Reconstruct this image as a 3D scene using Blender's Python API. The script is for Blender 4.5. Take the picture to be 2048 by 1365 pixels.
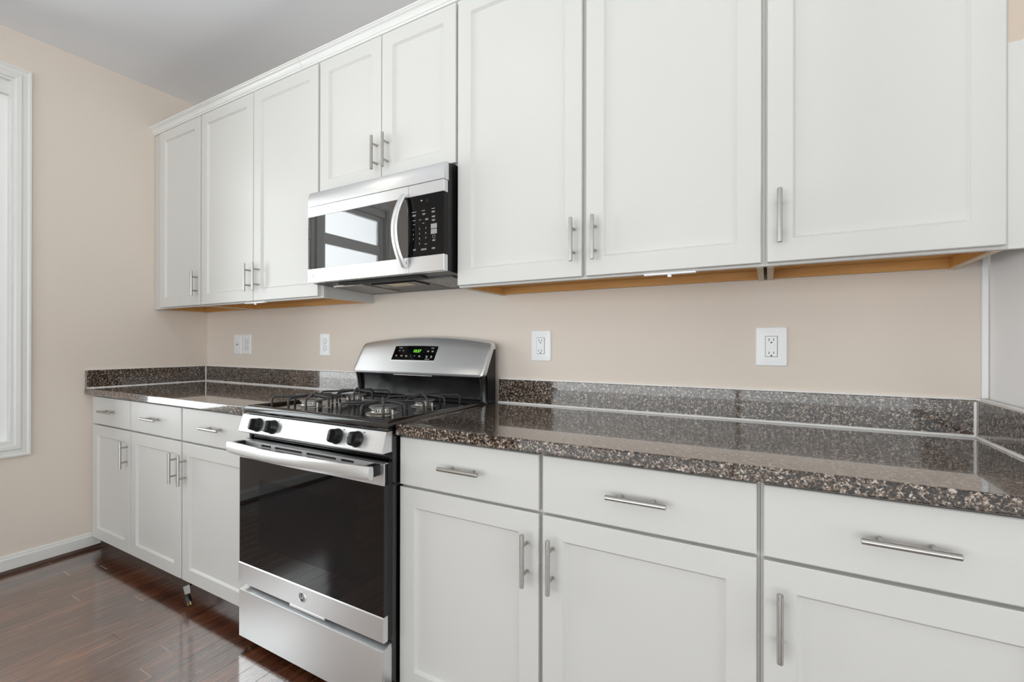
import bpy, bmesh, math, random
from mathutils import Vector, Matrix
R = math.radians
random.seed(7)
for _o in list(bpy.data.objects):
    bpy.data.objects.remove(_o)
SC = bpy.context.scene
COL = SC.collection

# ------------------------------------------------------------------ camera
IW, IH = 2048, 1365
F_PX, YAW, PITCH, ROLL, SHIFT = 917.46, R(29.186), R(0.074), R(0.1125), 5.527
fw = Vector((-math.sin(YAW) * math.cos(PITCH), math.cos(YAW) * math.cos(PITCH), math.sin(PITCH)))
rt0 = Vector((math.cos(YAW), math.sin(YAW), 0))
up0 = rt0.cross(fw)
rt = rt0 * math.cos(ROLL) + up0 * math.sin(ROLL)
up = up0 * math.cos(ROLL) - rt0 * math.sin(ROLL)
cd = bpy.data.cameras.new('camera')
cam = bpy.data.objects.new('camera', cd)
COL.objects.link(cam)
cd.sensor_fit = 'HORIZONTAL'; cd.sensor_width = 36.0
cd.lens = F_PX / IW * 36.0
cd.shift_y = SHIFT / IW
cd.clip_start = 0.02
M = Matrix((rt, up, -fw)).transposed().to_4x4()
M.translation = Vector((3.3644, -1.7319, 1.1664))
cam.matrix_world = M
SC.camera = cam

# ------------------------------------------------------------------ world, view, daylight
SC.view_settings.view_transform = 'Standard'
SC.view_settings.look = 'None'
SC.view_settings.gamma = 1.0
SC.view_settings.use_curve_mapping = False
SC.view_settings.exposure = 0.02
SKY = 3.15
GROUND_FILL = 1.6
SIDE = 1.8
wd = bpy.data.worlds.new('overcast_sky'); SC.world = wd
wd.use_nodes = True
_bg = wd.node_tree.nodes['Background']
_bg.inputs[0].default_value = (0.955, 0.985, 1.0, 1)
# overcast sky above, lower half raised as added fill for the ceiling
_t = wd.node_tree
_tc = _t.nodes.new('ShaderNodeTexCoord'); _sp = _t.nodes.new('ShaderNodeSeparateXYZ'); _mr = _t.nodes.new('ShaderNodeMapRange')
_t.links.new(_tc.outputs['Generated'], _sp.inputs[0]); _t.links.new(_sp.outputs[2], _mr.inputs['Value'])
_mr.inputs['From Min'].default_value = -.25; _mr.inputs['From Max'].default_value = .05
_mr.inputs['To Min'].default_value = SKY * GROUND_FILL; _mr.inputs['To Max'].default_value = SKY
_m2 = _t.nodes.new('ShaderNodeMapRange'); _t.links.new(_sp.outputs[0], _m2.inputs['Value'])   # brighter sky on the left window's side
_m2.inputs['From Min'].default_value = .1; _m2.inputs['From Max'].default_value = -.6
_m2.inputs['To Min'].default_value = 1.0; _m2.inputs['To Max'].default_value = SIDE
_mm = _t.nodes.new('ShaderNodeMath'); _mm.operation = 'MULTIPLY'
_t.links.new(_mr.outputs[0], _mm.inputs[0]); _t.links.new(_m2.outputs[0], _mm.inputs[1])
_t.links.new(_mm.outputs[0], _bg.inputs[1])
SC.cycles.max_bounces = 10
SC.cycles.diffuse_bounces = 6
SC.cycles.glossy_bounces = 5
SC.cycles.transparent_max_bounces = 12
SC.cycles.caustics_reflective = False
SC.cycles.caustics_refractive = False
SC.cycles.sample_clamp_indirect = 6.0

def portal(name, loc, rot, sx, sy):
    ld = bpy.data.lights.new(name, 'AREA'); ld.shape = 'RECTANGLE'
    ld.size = sx; ld.size_y = sy
    ld.cycles.is_portal = True
    o = bpy.data.objects.new(name, ld); COL.objects.link(o)
    o.location = loc; o.rotation_euler = rot
    return o
# an area light shines along its own -Z
portal('daylight_window', (-0.16, -1.70, 1.58), (0, R(-90), 0), 1.9, 1.55)
portal('daylight_patio', (3.0, -5.62, 1.25), (R(90), 0, 0), 5.8, 2.3)
portal('side_fill', (6.16, -3.05, 1.25), (0, R(90), 0), 2.3, 4.3)  # portal for the added window in the right wall
LAMP_W = 1.0
LAMP_C = (1.0, 0.90, 0.78)
LAMPS = [(0.87, -1.34), (2.15, -1.34), (3.45, -1.34), (0.87, -3.3), (2.4, -3.3), (4.0, -3.3)]

# ------------------------------------------------------------------ materials
MATS = {}
def nt(name):
    m = bpy.data.materials.new(name); m.use_nodes = True
    t = m.node_tree; b = t.nodes['Principled BSDF']
    MATS[name] = m
    return m, t, b
def node(t, typ, **kw):
    n = t.nodes.new(typ)
    for k, v in kw.items(): setattr(n, k, v)
    return n
def setin(n, **kw):
    for k, v in kw.items():
        n.inputs[k.replace('_', ' ')].default_value = v
def c4(c): return (c[0], c[1], c[2], 1)
def plain(name, col, rough=.5, metal=0, spec=.5, coat=0, coat_rough=.05, coat_ior=1.5, bump=0, bscale=300, vary=0):
    m, t, b = nt(name)
    setin(b, Base_Color=c4(col), Roughness=rough, Metallic=metal)
    b.inputs['Specular IOR Level'].default_value = spec
    b.inputs['Coat Weight'].default_value = coat
    b.inputs['Coat Roughness'].default_value = coat_rough
    b.inputs['Coat IOR'].default_value = coat_ior
    tc = node(t, 'ShaderNodeTexCoord')
    nz = node(t, 'ShaderNodeTexNoise'); setin(nz, Scale=bscale, Detail=3)
    t.links.new(tc.outputs['Object'], nz.inputs['Vector'])
    if bump:
        bp = node(t, 'ShaderNodeBump'); setin(bp, Strength=bump, Distance=.001)
        t.links.new(nz.outputs['Fac'], bp.inputs['Height']); t.links.new(bp.outputs['Normal'], b.inputs['Normal'])
    if vary:
        n2 = node(t, 'ShaderNodeTexNoise'); setin(n2, Scale=2.5, Detail=4)
        t.links.new(tc.outputs['Object'], n2.inputs['Vector'])
        mr = node(t, 'ShaderNodeMapRange'); setin(mr, To_Min=1 - vary, To_Max=1 + vary)
        t.links.new(n2.outputs['Fac'], mr.inputs['Value'])
        mx = node(t, 'ShaderNodeMix', data_type='RGBA', blend_type='MULTIPLY'); mx.inputs['Factor'].default_value = 1
        mx.inputs[6].default_value = c4(col)
        t.links.new(mr.outputs[0], mx.inputs[7]); t.links.new(mx.outputs[2], b.inputs['Base Color'])
    return m
def emis(name, col, s):
    m, t, b = nt(name)
    setin(b, Base_Color=c4((.02, .02, .02)), Roughness=.4)
    b.inputs['Emission Color'].default_value = c4(col); b.inputs['Emission Strength'].default_value = s
    return m
def brushed(name, col, rough, axis, metal=1.0, aniso=0):
    m, t, b = nt(name)
    if aniso:   # grain along x: highlights smear across it
        tg = node(t, 'ShaderNodeCombineXYZ'); tg.inputs[0].default_value = .12; tg.inputs[1].default_value = .18; tg.inputs[2].default_value = 1
        b.inputs['Anisotropic'].default_value = aniso
        t.links.new(tg.outputs[0], b.inputs['Tangent'])
    setin(b, Base_Color=c4(col), Metallic=metal, Roughness=rough)
    tc = node(t, 'ShaderNodeTexCoord'); mp = node(t, 'ShaderNodeMapping')
    sc = [1500, 1500, 1500]; sc['xyz'.index(axis)] = 12
    mp.inputs['Scale'].default_value = sc
    nz = node(t, 'ShaderNodeTexNoise'); setin(nz, Scale=1.0, Detail=2)
    t.links.new(tc.outputs['Object'], mp.inputs['Vector']); t.links.new(mp.outputs[0], nz.inputs['Vector'])
    mr = node(t, 'ShaderNodeMapRange'); setin(mr, To_Min=rough - .03, To_Max=rough + .03)
    t.links.new(nz.outputs['Fac'], mr.inputs['Value']); t.links.new(mr.outputs[0], b.inputs['Roughness'])
    return m

plain('cabinet_paint', (.655, .65, .625), .36, spec=.36, bump=.03, bscale=60)
plain('frame_paint', (.60, .585, .56), .38, bump=.03, bscale=60)
plain('wall_paint', (.755, .675, .60), .75, spec=.2, bump=.12, bscale=220, vary=.02)
plain('ceiling_paint', (.87, .89, .92), .9, spec=.1, vary=.02)
plain('trim_paint', (.76, .76, .74), .30)
plain('panel_paint', (.91, .925, .95), .45)
plain('caulk', (.93, .93, .92), .45)
plain('plate_plastic', (.86, .87, .88), .28)
plain('plate_slot', (.03, .03, .03), .6)
plain('joint_grey', (.22, .22, .22), .6)  # grey of the joint ring round each receptacle
plain('raw_edge', (.70, .58, .42), .6, vary=.05)
plain('oven_black', (.003, .003, .0035), .02, spec=.55)
plain('satin_black', (.006, .006, .0065), .24, spec=.5)
plain('mirror_glass', (.003, .003, .0035), .015, spec=.5)
MATS['mirror_glass'].node_tree.nodes['Principled BSDF'].inputs['IOR'].default_value = 2.45
plain('black_enamel', (.004, .004, .0045), .09, spec=.9)
plain('black_plastic', (.006, .006, .0065), .30, spec=.4)
plain('black_matte', (.010, .010, .010), .6)
plain('black_glass', (.003, .003, .0035), .02, spec=.26)
plain('cast_iron', (.030, .030, .031), .38, bump=.25, bscale=900)
plain('burner_alu', (.44, .41, .37), .36, metal=.9)
plain('burner_cap', (.30, .30, .30), .30, metal=.6)
plain('brass', (.80, .68, .42), .25, metal=1)
plain('grey_plastic', (.10, .10, .105), .45)
plain('white_print', (.48, .48, .48), .6)
plain('grey_print', (.30, .30, .30), .6)
plain('tag_paper', (.62, .62, .61), .8)
plain('oven_cavity', (.05, .05, .052), .45)
plain('lens_warm', (.75, .60, .38), .35)
plain('vinyl', (.88, .88, .87), .35)
plain('toe_board', (.055, .030, .022), .35, coat=.3)
brushed('stainless', (.77, .78, .785), .30, 'x', .86, .75)
plain('nickel', (.46, .445, .42), .27, metal=1)
def mesh_mat():
    m, t, b = nt('filter_mesh')
    tc = node(t, 'ShaderNodeTexCoord'); v = node(t, 'ShaderNodeTexVoronoi'); setin(v, Scale=230)
    t.links.new(tc.outputs['Object'], v.inputs['Vector'])
    rp = node(t, 'ShaderNodeValToRGB'); e = rp.color_ramp.elements
    e[0].position = .25; e[0].color = (.02, .02, .02, 1); e[1].position = .6; e[1].color = (.42, .41, .40, 1)
    t.links.new(v.outputs['Distance'], rp.inputs[0])
    mr = node(t, 'ShaderNodeMapRange'); setin(mr, From_Max=1.0); 
    t.links.new(rp.outputs[0], b.inputs['Base Color']); setin(b, Roughness=.45, Metallic=.3)
mesh_mat()
emis('clock_green', (.25, 1.0, .08), 1.6)
emis('lamp_lens', (1.0, .90, .78), 5.0)

def wood(name, dark, light, axis, scale, rough, coat=0):
    m, t, b = nt(name)
    tc = node(t, 'ShaderNodeTexCoord'); mp = node(t, 'ShaderNodeMapping')
    sc = [scale] * 3; sc['xyz'.index(axis)] = scale * .06
    mp.inputs['Scale'].default_value = sc
    nz = node(t, 'ShaderNodeTexNoise'); setin(nz, Scale=1, Detail=6, Roughness=.6, Distortion=.6)
    rp = node(t, 'ShaderNodeValToRGB')
    rp.color_ramp.elements[0].color = c4(dark); rp.color_ramp.elements[0].position = .3
    rp.color_ramp.elements[1].color = c4(light); rp.color_ramp.elements[1].position = .7
    t.links.new(tc.outputs['Object'], mp.inputs['Vector']); t.links.new(mp.outputs[0], nz.inputs['Vector'])
    t.links.new(nz.outputs['Fac'], rp.inputs[0]); t.links.new(rp.outputs[0], b.inputs['Base Color'])
    setin(b, Roughness=rough); b.inputs['Coat Weight'].default_value = coat
    return m
wood('veneer', (.54, .27, .07), (.64, .35, .115), 'x', 60, .5)
wood('shoe_wood', (.030, .014, .009), (.085, .042, .024), 'y', 90, .3, .4)

def floor_mat():
    m, t, b = nt('hardwood')
    tc = node(t, 'ShaderNodeTexCoord'); geo = node(t, 'ShaderNodeNewGeometry')
    off = node(t, 'ShaderNodeVectorMath', operation='SCALE'); off.inputs[3].default_value = 37.0
    cmb = node(t, 'ShaderNodeCombineXYZ')
    t.links.new(geo.outputs['Random Per Island'], cmb.inputs[0]); t.links.new(geo.outputs['Random Per Island'], cmb.inputs[1])
    t.links.new(cmb.outputs[0], off.inputs[0])
    add = node(t, 'ShaderNodeVectorMath', operation='ADD')
    t.links.new(tc.outputs['Object'], add.inputs[0]); t.links.new(off.outputs[0], add.inputs[1])
    mp = node(t, 'ShaderNodeMapping'); mp.inputs['Scale'].default_value = (34, 2.6, 34)
    t.links.new(add.outputs[0], mp.inputs['Vector'])
    n1 = node(t, 'ShaderNodeTexNoise'); setin(n1, Scale=1, Detail=5, Roughness=.6, Distortion=1.4)
    t.links.new(mp.outputs[0], n1.inputs['Vector'])
    mp2 = node(t, 'ShaderNodeMapping'); mp2.inputs['Scale'].default_value = (420, 9, 420)
    t.links.new(add.outputs[0], mp2.inputs['Vector'])
    n2 = node(t, 'ShaderNodeTexNoise'); setin(n2, Scale=1, Detail=3, Roughness=.6)
    t.links.new(mp2.outputs[0], n2.inputs['Vector'])
    r1 = node(t, 'ShaderNodeValToRGB'); e = r1.color_ramp.elements
    e[0].position = .28; e[0].color = (.034, .0098, .0045, 1)
    e[1].position = .72; e[1].color = (.24, .088, .037, 1)
    x = e.new(.5); x.color = (.11, .034, .0145, 1)
    t.links.new(n1.outputs['Fac'], r1.inputs[0])
    r2 = node(t, 'ShaderNodeMapRange'); setin(r2, From_Min=.3, From_Max=.75, To_Min=.55, To_Max=1.35)
    t.links.new(n2.outputs['Fac'], r2.inputs['Value'])
    r3 = node(t, 'ShaderNodeMapRange'); setin(r3, To_Min=.62, To_Max=1.35)
    t.links.new(geo.outputs['Random Per Island'], r3.inputs['Value'])
    mu = node(t, 'ShaderNodeMath', operation='MULTIPLY')
    t.links.new(r2.outputs[0], mu.inputs[0]); t.links.new(r3.outputs[0], mu.inputs[1])
    mx = node(t, 'ShaderNodeMix', data_type='RGBA', blend_type='MULTIPLY'); mx.inputs['Factor'].default_value = 1
    t.links.new(r1.outputs[0], mx.inputs[6]); t.links.new(mu.outputs[0], mx.inputs[7])
    t.links.new(mx.outputs[2], b.inputs['Base Color'])
    setin(b, Roughness=.32)
    b.inputs['Coat Weight'].default_value = 1.0
    b.inputs['Coat Roughness'].default_value = .07
    b.inputs['Coat IOR'].default_value = 2.9
    bp = node(t, 'ShaderNodeBump'); setin(bp, Strength=.10, Distance=.001)
    t.links.new(n2.outputs['Fac'], bp.inputs['Height'])
    t.links.new(bp.outputs['Normal'], b.inputs['Normal']); t.links.new(bp.outputs['Normal'], b.inputs['Coat Normal'])
    return m
floor_mat()

def granite():
    m, t, b = nt('granite')
    tc = node(t, 'ShaderNodeTexCoord')
    nz = node(t, 'ShaderNodeTexNoise'); setin(nz, Scale=140, Detail=3)
    t.links.new(tc.outputs['Object'], nz.inputs['Vector'])
    sc = node(t, 'ShaderNodeVectorMath', operation='SCALE'); sc.inputs[3].default_value = .007
    t.links.new(nz.outputs['Color'], sc.inputs[0])
    ad = node(t, 'ShaderNodeVectorMath', operation='ADD')
    t.links.new(tc.outputs['Object'], ad.inputs[0]); t.links.new(sc.outputs[0], ad.inputs[1])
    v1 = node(t, 'ShaderNodeTexVoronoi'); setin(v1, Scale=290)
    v2 = node(t, 'ShaderNodeTexVoronoi'); setin(v2, Scale=640)
    big = node(t, 'ShaderNodeTexNoise'); setin(big, Scale=105, Detail=4, Roughness=.65)
    for v in (v1, v2, big): t.links.new(ad.outputs[0], v.inputs['Vector'])
    s1 = node(t, 'ShaderNodeSeparateColor'); t.links.new(v1.outputs['Color'], s1.inputs[0])
    s2 = node(t, 'ShaderNodeSeparateColor'); t.links.new(v2.outputs['Color'], s2.inputs[0])
    # mix cell value with large blotches
    a = node(t, 'ShaderNodeMath', operation='MULTIPLY'); a.inputs[1].default_value = .42
    t.links.new(s1.outputs[0], a.inputs[0])
    bb = node(t, 'ShaderNodeMath', operation='MULTIPLY_ADD'); bb.inputs[1].default_value = 1.15
    t.links.new(big.outputs['Fac'], bb.inputs[0]); t.links.new(a.outputs[0], bb.inputs[2])
    cc = node(t, 'ShaderNodeMath', operation='MULTIPLY_ADD'); cc.inputs[1].default_value = .20
    t.links.new(s2.outputs[1], cc.inputs[0]); t.links.new(bb.outputs[0], cc.inputs[2])
    rp = node(t, 'ShaderNodeValToRGB'); e = rp.color_ramp.elements
    stops = [(.0, (.010, .010, .012)), (.63, (.011, .010, .010)), (.70, (.048, .030, .020)), (.79, (.130, .080, .051)),
             (.885, (.30, .24, .19)), (.98, (.62, .585, .54))]
    e[0].position = 0; e[0].color = c4(stops[0][1]); e[1].position = 1; e[1].color = c4(stops[-1][1])
    for p, c in stops[1:-1]:
        x = e.new(p); x.color = c4(c)
    mr = node(t, 'ShaderNodeMapRange'); setin(mr, From_Min=.0, From_Max=1.22)
    t.links.new(cc.outputs[0], mr.inputs['Value']); t.links.new(mr.outputs[0], rp.inputs[0])
    t.links.new(rp.outputs[0], b.inputs['Base Color'])
    setin(b, Roughness=.12); b.inputs['Coat Weight'].default_value = 1.0
    b.inputs['Coat Roughness'].default_value = .03; b.inputs['Coat IOR'].default_value = 1.5; b.inputs['Specular IOR Level'].default_value = .15
    return m
granite()

def pane_mat(name, tint, glossf, grough=.0, diff=0, dcol=(.03, .03, .03)):
    m = bpy.data.materials.new(name); m.use_nodes = True; MATS[name] = m
    t = m.node_tree; t.nodes.clear()
    out = node(t, 'ShaderNodeOutputMaterial'); tr = node(t, 'ShaderNodeBsdfTransparent'); gl = node(t, 'ShaderNodeBsdfGlossy')
    tr.inputs[0].default_value = c4(tint); gl.inputs['Roughness'].default_value = grough
    fr = node(t, 'ShaderNodeFresnel'); fr.inputs[0].default_value = glossf
    mx = node(t, 'ShaderNodeMixShader')
    t.links.new(fr.outputs[0], mx.inputs[0]); t.links.new(gl.outputs[0], mx.inputs[2])
    if diff:
        df = node(t, 'ShaderNodeBsdfDiffuse'); df.inputs[0].default_value = c4(dcol)
        m2 = node(t, 'ShaderNodeMixShader'); m2.inputs[0].default_value = diff
        t.links.new(tr.outputs[0], m2.inputs[1]); t.links.new(df.outputs[0], m2.inputs[2])
        t.links.new(m2.outputs[0], mx.inputs[1])
    else:
        t.links.new(tr.outputs[0], mx.inputs[1])
    t.links.new(mx.outputs[0], out.inputs[0])
    return m
pane_mat('window_glass', (.97, .98, .98), 1.35)
pane_mat('oven_glass', (.88, .88, .89), 1.42, .01, .14, (.06, .06, .062))

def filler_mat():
    # white filler board with a beige upper part
    m, t, b = nt('filler_two_tone')
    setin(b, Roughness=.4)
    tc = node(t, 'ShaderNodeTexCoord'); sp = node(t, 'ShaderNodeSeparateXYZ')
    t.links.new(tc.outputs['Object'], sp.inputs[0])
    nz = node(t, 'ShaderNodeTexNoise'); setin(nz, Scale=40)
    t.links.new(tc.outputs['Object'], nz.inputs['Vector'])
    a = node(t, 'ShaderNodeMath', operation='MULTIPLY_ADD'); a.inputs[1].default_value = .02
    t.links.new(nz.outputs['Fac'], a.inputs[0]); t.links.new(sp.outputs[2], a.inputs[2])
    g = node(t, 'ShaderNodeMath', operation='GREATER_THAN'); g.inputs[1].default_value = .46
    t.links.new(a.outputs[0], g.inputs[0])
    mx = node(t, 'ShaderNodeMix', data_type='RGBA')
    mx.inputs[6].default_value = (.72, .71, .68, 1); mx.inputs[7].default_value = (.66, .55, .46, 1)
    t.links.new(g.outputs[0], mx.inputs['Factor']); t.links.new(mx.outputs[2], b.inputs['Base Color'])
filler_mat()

# ------------------------------------------------------------------ mesh helpers
def box(bm, x0, x1, y0, y1, z0, z1, bev=0, seg=1):
    r = bmesh.ops.create_cube(bm, size=1.0)
    for v in r['verts']:
        v.co = Vector((x0 + (v.co.x + .5) * (x1 - x0), y0 + (v.co.y + .5) * (y1 - y0), z0 + (v.co.z + .5) * (z1 - z0)))
    if bev:
        ed = list({e for v in r['verts'] for e in v.link_edges})
        bmesh.ops.bevel(bm, geom=ed, offset=bev, segments=seg, profile=.5, affect='EDGES', clamp_overlap=True)
def poly(bm, pts):
    vs = [bm.verts.new(p) for p in pts]
    return bm.faces.new(vs)
def loft(bm, rings, cap0=True, cap1=True, closed=True):
    rv = [[bm.verts.new(p) for p in r] for r in rings]
    n = len(rv[0])
    for a, b in zip(rv, rv[1:]):
        for i in range(n if closed else n - 1):
            j = (i + 1) % n
            bm.faces.new((a[i], a[j], b[j], b[i]))
    if cap0: bm.faces.new(list(reversed(rv[0])))
    if cap1: bm.faces.new(rv[-1])
    return rv
def frame_of(d):
    d = Vector(d).normalized()
    a = Vector((0, 0, 1)) if abs(d.z) < .9 else Vector((1, 0, 0))
    u = d.cross(a).normalized(); v = d.cross(u).normalized()
    return d, u, v
def cyl(bm, p0, p1, r0, r1=None, seg=20, bev=0):
    r1 = r0 if r1 is None else r1
    p0, p1 = Vector(p0), Vector(p1)
    d, u, v = frame_of(p1 - p0)
    L = (p1 - p0).length
    st = [(0, r0), (L, r1)] if not bev else [(0, r0 - bev), (bev, r0), (L - bev, r1), (L, r1 - bev)]
    loft(bm, [[p0 + d * s + (u * math.cos(2 * math.pi * i / seg) + v * math.sin(2 * math.pi * i / seg)) * r for i in range(seg)] for s, r in st])
def lathe(bm, c, d, prof, seg=28):
    c = Vector(c); d, u, v = frame_of(d)
    loft(bm, [[c + d * h + (u * math.cos(2 * math.pi * i / seg) + v * math.sin(2 * math.pi * i / seg)) * max(r, 1e-5) for i in range(seg)] for r, h in prof])
def smooth_path(pts, k=5, rad=.012):
    """round the corners of a polyline"""
    out = [Vector(pts[0])]
    P = [Vector(p) for p in pts]
    for i in range(1, len(P) - 1):
        a, b, c = P[i - 1], P[i], P[i + 1]
        r = min(rad, (a - b).length * .45, (c - b).length * .45)
        s = b + (a - b).normalized() * r; e = b + (c - b).normalized() * r
        for j in range(k + 1):
            q = j / k
            out.append(s * (1 - q) ** 2 + b * 2 * q * (1 - q) + e * q * q)
    out.append(P[-1])
    return out
def tube(bm, pts, r, seg=10, sx=1.0):
    pts = [Vector(p) for p in pts]
    rings = []
    d, u, v = frame_of(pts[1] - pts[0])
    for i, p in enumerate(pts):
        a = pts[max(i - 1, 0)]; b = pts[min(i + 1, len(pts) - 1)]
        d = (b - a).normalized()
        u = (u - d * u.dot(d)).normalized(); v = d.cross(u)
        rr = r[i] if isinstance(r, (list, tuple)) else r
        rings.append([p + (u * math.cos(2 * math.pi * k / seg) * sx + v * math.sin(2 * math.pi * k / seg)) * rr for k in range(seg)])
    loft(bm, rings)
def prism_x(bm, prof, x0, x1):
    """profile list of (y, z) swept along x"""
    loft(bm, [[Vector((x0, y, z)) for y, z in prof], [Vector((x1, y, z)) for y, z in prof]])
def prism_y(bm, prof, y0, y1):
    loft(bm, [[Vector((x, y0, z)) for x, z in prof], [Vector((x, y1, z)) for x, z in prof]])
def rect_y(x0, x1, z0, z1, y):
    return [Vector((x0, y, z0)), Vector((x1, y, z0)), Vector((x1, y, z1)), Vector((x0, y, z1))]
def rect_z(x0, x1, y0, y1, z):
    return [Vector((x0, y0, z)), Vector((x1, y0, z)), Vector((x1, y1, z)), Vector((x0, y1, z))]

ROOTPOS = {}
def put(name, bm, mat, parent=None, smooth=False, label=None):
    off = Vector((0, 0, 0))
    if parent is not None: off = ROOTPOS[parent.name]
    bmesh.ops.recalc_face_normals(bm, faces=bm.faces)
    me = bpy.data.meshes.new(name)
    if parent is None:
        xs = [v.co.x for v in bm.verts]; ys = [v.co.y for v in bm.verts]; zs = [v.co.z for v in bm.verts]
        off = Vector(((min(xs) + max(xs)) / 2, (min(ys) + max(ys)) / 2, min(zs)))
    for v in bm.verts: v.co -= off
    bm.to_mesh(me); bm.free()
    me.materials.append(MATS[mat])
    o = bpy.data.objects.new(name, me); COL.objects.link(o)
    if parent is not None: o.parent = parent
    else: o.location = off
    ROOTPOS[o.name] = off
    if smooth:
        me.shade_smooth()
        try: me.set_sharp_from_angle(angle=R(38))
        except Exception: pass
    if label: o['label'] = label
    return o
def thing(name, loc, label, cat, group=None):
    o = bpy.data.objects.new(name, None); COL.objects.link(o)
    o.location = loc; o.empty_display_size = .05
    ROOTPOS[o.name] = Vector(loc)
    return tag(o, label, cat, group)
def tag(o, label, cat, group=None):
    o['label'] = label; o['category'] = cat
    if group: o['group'] = group
    return o
def struct(name, bm, mat, parent=None, smooth=False):
    o = put(name, bm, mat, parent, smooth)
    if parent is None: o['kind'] = 'structure'
    return o
NB = bmesh.new
def text_bm(bm, s, org, xd, zd, size, depth=.0004, align='CENTER', shear=0):
    cu = bpy.data.curves.new('t', 'FONT'); cu.body = s; cu.size = 1; cu.align_x = align; cu.align_y = 'CENTER'; cu.shear = shear
    cu.resolution_u = 3; cu.extrude = .0
    ob = bpy.data.objects.new('t', cu); COL.objects.link(ob)
    dg = bpy.context.evaluated_depsgraph_get(); dg.update()
    me = bpy.data.meshes.new_from_object(ob.evaluated_get(dg))
    xd, zd, org = Vector(xd).normalized(), Vector(zd).normalized(), Vector(org)
    n = xd.cross(zd).normalized()
    base = [bm.verts.new(org + xd * v.co.x * size + zd * v.co.y * size + n * depth) for v in me.vertices]
    for p in me.polygons:
        try: bm.faces.new([base[i] for i in p.vertices])
        except ValueError: pass
    bpy.data.objects.remove(ob); bpy.data.curves.remove(cu); bpy.data.meshes.remove(me)

# ------------------------------------------------------------------ setting
CEIL = 2.768
RX, FY = 6.0, -5.5
T = .14
# floor: planks run from the cabinets into the room
bm = NB()
PW = .0843
JOINTS = {}
def key(x): return int(math.floor((x - 1.4) / PW))
for x, ys in ((1.1, (-.904,)), (1.36, (-.845,)), (1.44, (-.944,)), (.33, (-.681,)), (.24, (-.80,)), (.60, (-.87,)), (.85, (-.73,))):
    JOINTS[key(x)] = ys
k0, k1 = key(-.1), key(RX + .1)
rnd = random.Random(3)
ends = []
for k in range(k0, k1 + 1):
    xa, xb = 1.4 + k * PW, 1.4 + (k + 1) * PW
    y = 0.1
    ys = [y]
    if k in JOINTS:
        ys += list(JOINTS[k]); y = ys[-1]
    else:
        y = -.02 - rnd.random() * .35; ys.append(y)
        if k0 + 2 < k < k0 + 30: y = -1.35 - rnd.random() * .6; ys.append(y)
    while y > FY - .2:
        y -= .5 + rnd.random() * .8; ys.append(y)
    for a, b in zip(ys, ys[1:]):
        g, c = .0009, .0015
        loft(bm, [rect_z(xa, xb, b, a, -.012), rect_z(xa + .0003, xb - .0003, b + .0003, a - .0003, -c), rect_z(xa + g, xb - g, b + g, a - g, 0.0)], cap0=False)
        ends.append((xa, xb, b))
fl = struct('floor', bm, 'hardwood')
bm = NB()
for xa, xb, y in ends:
    if rnd.random() < .8: box(bm, xa + .002, xb - .002, y - .0011, y + .0011, -.004, .0002)
plain('end_glint', (.50, .42, .36), .5)  # pale strips paint in the glint off the bevelled plank ends
put('board_end_glint_line', bm, 'end_glint', fl)
bm = NB(); box(bm, -T, RX + T, FY - T, T, CEIL, CEIL + .1); struct('ceiling', bm, 'ceiling_paint')
bm = NB(); box(bm, -T, RX + T, 0, T, -.1, CEIL); struct('wall_back', bm, 'wall_paint')
# left wall with the window hole
WY0, WY1, WZ0, WZ1 = -2.50, -.928, .650, 2.518
bm = NB()
box(bm, -T, 0, WY1, 0, -.1, CEIL); box(bm, -T, 0, FY, WY0, -.1, CEIL)
box(bm, -T, 0, WY0, WY1, -.1, WZ0); box(bm, -T, 0, WY0, WY1, WZ1, CEIL)
struct('wall_left', bm, 'wall_paint')
bm = NB()
box(bm, RX, RX + T, -.9, 0, -.1, CEIL); box(bm, RX, RX + T, FY, -5.2, -.1, CEIL)
box(bm, RX, RX + T, -5.2, -.9, -.1, .10); box(bm, RX, RX + T, -5.2, -.9, 2.40, CEIL)
struct('wall_right', bm, 'wall_paint')
bm = NB()
box(bm, -T, .08, FY - T, FY, -.1, CEIL); box(bm, 5.9, RX + T, FY - T, FY, -.1, CEIL)
box(bm, .08, 5.9, FY - T, FY, -.1, .08); box(bm, .08, 5.9, FY - T, FY, 2.4, CEIL)
struct('wall_front', bm, 'wall_paint')

# window on the left wall
bm = NB()
def casing_ring(bm, y0, y1, z0, z1, w):
    prof = [(0, 0.0), (0, .010), (.006, .015), (.022, .017), (.030, .013), (.046, .013), (.052, .018), (w, .018), (w, 0.0)]
    rings = []
    for o, d in prof:
        rings.append([Vector((d, y0 - o, z0 - o)), Vector((d, y1 + o, z0 - o)), Vector((d, y1 + o, z1 + o)), Vector((d, y0 - o, z1 + o))])
    loft(bm, rings, cap0=False, cap1=False)
casing_ring(bm, WY0, WY1, WZ0, WZ1, .060)
win = struct('window_1', bm, 'trim_paint', smooth=False)
win['label'] = 'tall white cased window on the left wall'
bm = NB()   # jamb lining
j = .012
box(bm, -.135, .004, WY1 - j, WY1, WZ0, WZ1); box(bm, -.135, .004, WY0, WY0 + j, WZ0, WZ1)
box(bm, -.135, .004, WY0 + j, WY1 - j, WZ1 - j, WZ1); box(bm, -.135, .004, WY0 + j, WY1 - j, WZ0, WZ0 + j)
put('window_jamb', bm, 'trim_paint', win)
bm = NB()
units = [(-1.69, WY1 - j), (WY0 + j, -1.76)]
box(bm, -.12, -.03, -1.76, -1.69, WZ0 + j, WZ1 - j)   # mullion post
box(bm, -.085, -.022, WY0 + j, WY1 - j, 2.440, WZ1 - j)  # head
put('window_mullion', bm, 'trim_paint', win)
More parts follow.
